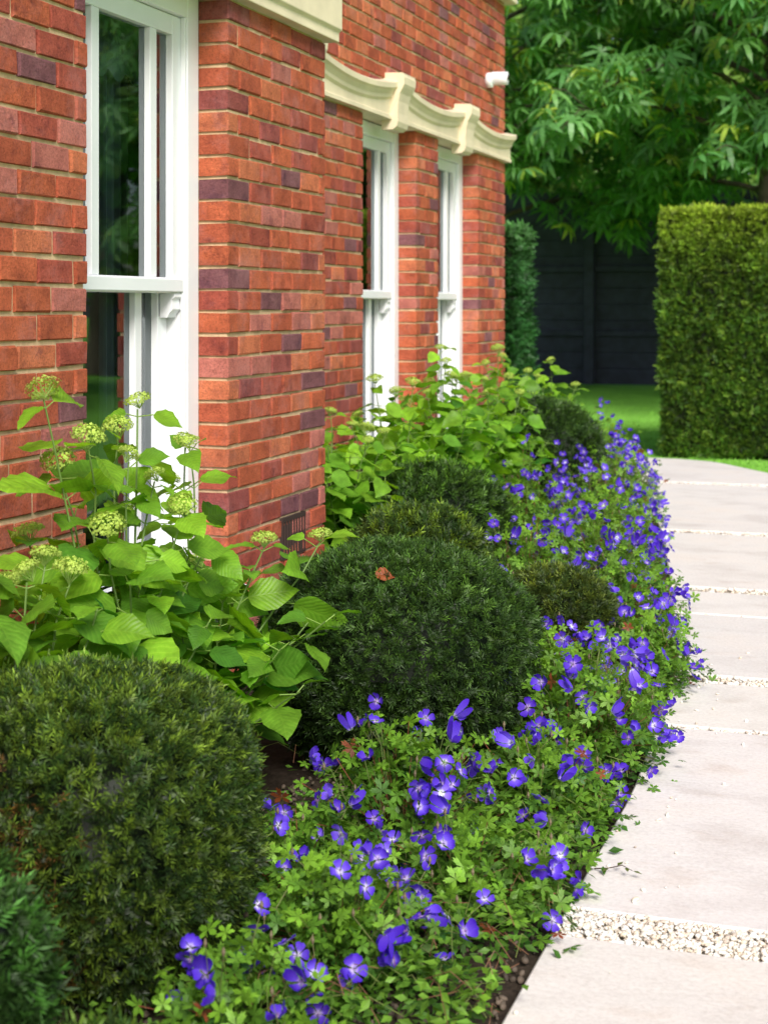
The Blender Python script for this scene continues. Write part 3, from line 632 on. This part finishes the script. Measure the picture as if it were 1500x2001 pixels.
hedge(-1.90,1.4,12.62,13.7,2.0,52000,.046,(.065,.16,.018),(.42,.58,.05),41,'tall square clipped yew hedge with golden green top')
hedge(-6.0,-3.66,14.7,15.5,1.98,9000,.085,(.03,.12,.03),(.09,.26,.06),42,'dark green clipped hedge beyond the house corner')
mb=MB();n=16000;y=rng.uniform(10.8,22,n);y=10.8+(y-10.8)*rng.random(n);x=rng.uniform(-5.5,1,n)
k=(x>Rx(y)+.03)|(x<Lx(y)-.5)|(y>12.45);x,y=x[k],y[k];n=len(x)
tvb=[(-.12,0,0),(.12,0,0),(.05,1,.1),(-.05,1,.1)];T_gr=T(tvb,[(0,1,2,3)],[.85,.85,1.2,1.2])
mb.inst(T_gr,basis(A(0,0,1)+rng.normal(0,.6,(n,3)),rng.normal(size=(n,3))),np.c_[x,y,np.full(n,-.03)],rng.uniform(.02,.04,(n,1))*A(1,1,1),A(.28,.62,.08)*rng.uniform(.75,1.25,(n,1)))
o=mb.obj('grass',[M_ger]);o['kind']='stuff'
# ---------------- fence
fn=tag(empty('black_fence',(-5,23.7,0)),'tall blue black stained timber panel fence','fence')
Y=23.7;pan=MB()
for i in range(12):
    z=i*.25;box(pan,-14,6,Y+.0+(.006 if i%2 else 0),Y+.03,z+.002,z+.248)
box(pan,-14,6,Y+.031,Y+.05,0,2.95)
for z in (.75,1.75): box(pan,-14,6,Y-.06,Y-.001,z,z+.09)
def fch(o):
    o.parent=fn;o.matrix_parent_inverse=Matrix.Translation((5,-23.7,0));bevel(o,.004,1)
fch(pan.obj('fence_panel',[M_black]))
for xp in np.arange(-13.5,6,1.75):
    ps=MB();box(ps,xp,xp+.15,Y-.12,Y-.005,0,3.0);fch(ps.obj('fence_post',[M_black]))
# ---------------- trees
def chestnut(cx,cy,seed,label,R=3.7,nl=28,zc=(2.4,7.2)):
    q=np.random.default_rng(seed);E=tag(empty('chestnut_tree',(cx,cy,-.03)),label,'tree');tr=MB();cr=MB()
    tube(tr,[(0,0,0),(.03,.02,.5),(0,.05,2),(.1,0,4),(.1,.1,7.5)],[.22,.17,.14,.1,.03],12,(1,1,1))
    P=[];AX=[];sh=[]
    for i in range(nl):
        z=zc[0]+(zc[1]-zc[0])*(i/nl)**.9;a=i*2.4+q.uniform(-.3,.3);L=R*q.uniform(.8,1.1)*(1-.45*max(0,(z-4)/4))
        t=np.linspace(0,1,8);rise=q.uniform(.3,.9);dr=q.uniform(.9,1.5)
        c=np.c_[L*t*math.cos(a),L*t*math.sin(a),z+rise*np.sin(t*2.2)-dr*t**2.5*(.9)]
        tube(tr,c,np.linspace(.04,.01,8),6,(1,1,1))
        for j in range(21):
            tt=q.uniform(.15,1)**.8;b=A(*[np.interp(tt,t,c[:,k]) for k in range(3)]);aa=a+q.choice([-1,1])*q.uniform(.2,1.3)*(1 if tt<.95 else .3);l2=q.uniform(.5,1.0)
            e=b+A(math.cos(aa)*l2,math.sin(aa)*l2,q.uniform(-.5,.3));mid=(b+e)/2+A(0,0,.12);tube(tr,[b,mid,e],[.01,.007,.003],4,(1,1,1))
            s0=q.uniform(.0,1)
            for k in range(8):
                s=k/7;p=(1-s)**2*b+2*s*(1-s)*mid+s*s*e+q.normal(0,.1,3);P.append(p);AX.append(A(math.cos(aa),math.sin(aa),-.3)+q.normal(0,.5,3));sh.append(.65*s0+.35*q.random())
    P=np.array(P);AX=np.array(AX);sh=np.array(sh)[:,None];n=len(P)
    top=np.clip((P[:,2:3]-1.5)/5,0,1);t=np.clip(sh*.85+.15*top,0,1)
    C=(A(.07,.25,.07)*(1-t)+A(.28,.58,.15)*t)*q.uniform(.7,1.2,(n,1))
    yl=q.random(n)<.08;C[yl]=A(.45,.62,.08)
    k=q.integers(0,3,n)
    for i in range(3):
        m=k==i;cr.inst(T_wh[i],basis(AX[m],A(0,0,1)+q.normal(0,.35,(m.sum(),3))+.3*AX[m]),P[m],q.uniform(.15,.27,(m.sum(),1))*np.ones((1,3)),C[m])
    tr.obj('trunk',[M_bark],E,True);cr.obj('crown',[M_tree],E)
chestnut(-1.6,18.9,51,'broad chestnut tree with drooping glossy leaves above fence',R=3.7,nl=32)
chestnut(-5.8,21.4,52,'chestnut tree with low drooping branches behind the house',R=3.3,nl=24)
chestnut(2.6,18.6,53,'leafy chestnut tree behind the clipped hedge',R=3.3,nl=24)
def bgmesh(seed,R,H,n):
    q=np.random.default_rng(seed);tr=MB();cr=MB()
    tube(tr,[(0,0,0),(.1,0,2),(0,.1,5),(.1,0,H*.85)],[.4,.3,.22,.04],10,(1,1,1))
    nc=46;d=nrm(q.normal(size=(nc,3)));cc=d*A(R,R,H*.48)*q.uniform(.3,.9,(nc,1))+A(0,0,H*.52)
    for c in cc[:16]: tube(tr,[(0,0,max(1,c[2]*.6)),c*A(.5,.5,.85),c],[.1,.06,.02],5,(1,1,1))
    k=q.integers(0,nc,n);dd=nrm(q.normal(size=(n,3)));rr=q.uniform(.6,1.05,n)[:,None];P=cc[k]+dd*rr*A(1.25,1.25,.9)*q.uniform(.8,1.1,(nc,1))[k]
    P[:,2]=np.maximum(P[:,2],.3)
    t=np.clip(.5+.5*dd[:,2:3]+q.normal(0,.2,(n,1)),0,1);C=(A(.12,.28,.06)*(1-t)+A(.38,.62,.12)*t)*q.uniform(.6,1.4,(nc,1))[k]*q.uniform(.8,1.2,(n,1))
    cr.inst(T_q,basis(q.normal(size=(n,3))*A(1,1,.5)+A(0,0,-.3),dd+A(0,0,.4)+q.normal(0,.4,(n,3))),P,q.uniform(.14,.26,(n,1))*A(1.4,1,1),C)
    return tr.mesh('trunk',[M_bark],True),cr.mesh('crown',[M_tree])
BG=[bgmesh(61,3.2,10,15000),bgmesh(62,3.6,12,17000)]
for i,(x,y,s) in enumerate([(-15,28,1),(-10.5,27.5,1.05),(-6.5,28,.9),(-3.2,28.3,.95),(.5,28,.9),(4.5,27,1),(9,24,1),(-8.5,33,1.1),(-2,34,1.1),(4,33,1.1),(9,17,.8),(9.5,11,.6),(-13,34,1.2)]):  # the right-hand pair before the fence is unseen, added for the window reflections
    E=tag(empty('woodland_tree',(x,y,-.03)),'tall broadleaved tree with dense dark green crown','tree','dark trees beyond the garden fence')
    E.scale=(s,s,s);E.rotation_euler=(0,0,i*1.3)
    for nm,me in zip(('trunk','crown'),BG[i%2]):
        o=bpy.data.objects.new(nm,me);COL.objects.link(o);o.parent=E
# ---------------- light, world, camera
EL,AZ=math.radians(39),math.radians(150)
w=bpy.data.worlds.new('World');scn.world=w;w.use_nodes=True;nt=w.node_tree
bg=nt.nodes['Background'];sk=nt.nodes.new('ShaderNodeTexSky');sk.sky_type='NISHITA';sk.sun_disc=False;sk.sun_elevation=EL;sk.sun_rotation=AZ;sk.air_density=1.0;sk.dust_density=2.5
nt.links.new(sk.outputs[0],bg.inputs[0]);bg.inputs[1].default_value=.15
sl=bpy.data.lights.new('sun','SUN');sl.energy=4.2;sl.angle=math.radians(20);sl.color=(1,.96,.9)
so=bpy.data.objects.new('sun',sl);COL.objects.link(so)
sd=Vector((math.sin(AZ)*math.cos(EL),math.cos(AZ)*math.cos(EL),math.sin(EL)));so.rotation_euler=sd.to_track_quat('Z','Y').to_euler()
cam=bpy.data.cameras.new('camera');co=bpy.data.objects.new('camera',cam);COL.objects.link(co);scn.camera=co
co.location=(0,0,1.2);co.rotation_euler=(math.radians(90),0,math.radians(18.8))
cam.sensor_fit='VERTICAL';cam.sensor_height=36;cam.sensor_width=27;cam.lens=53.97;cam.shift_y=-.2;cam.clip_end=500
cam.dof.use_dof=True;cam.dof.focus_distance=3.9;cam.dof.aperture_fstop=5.6
scn.view_settings.view_transform='Standard';scn.view_settings.look='None';scn.view_settings.exposure=0
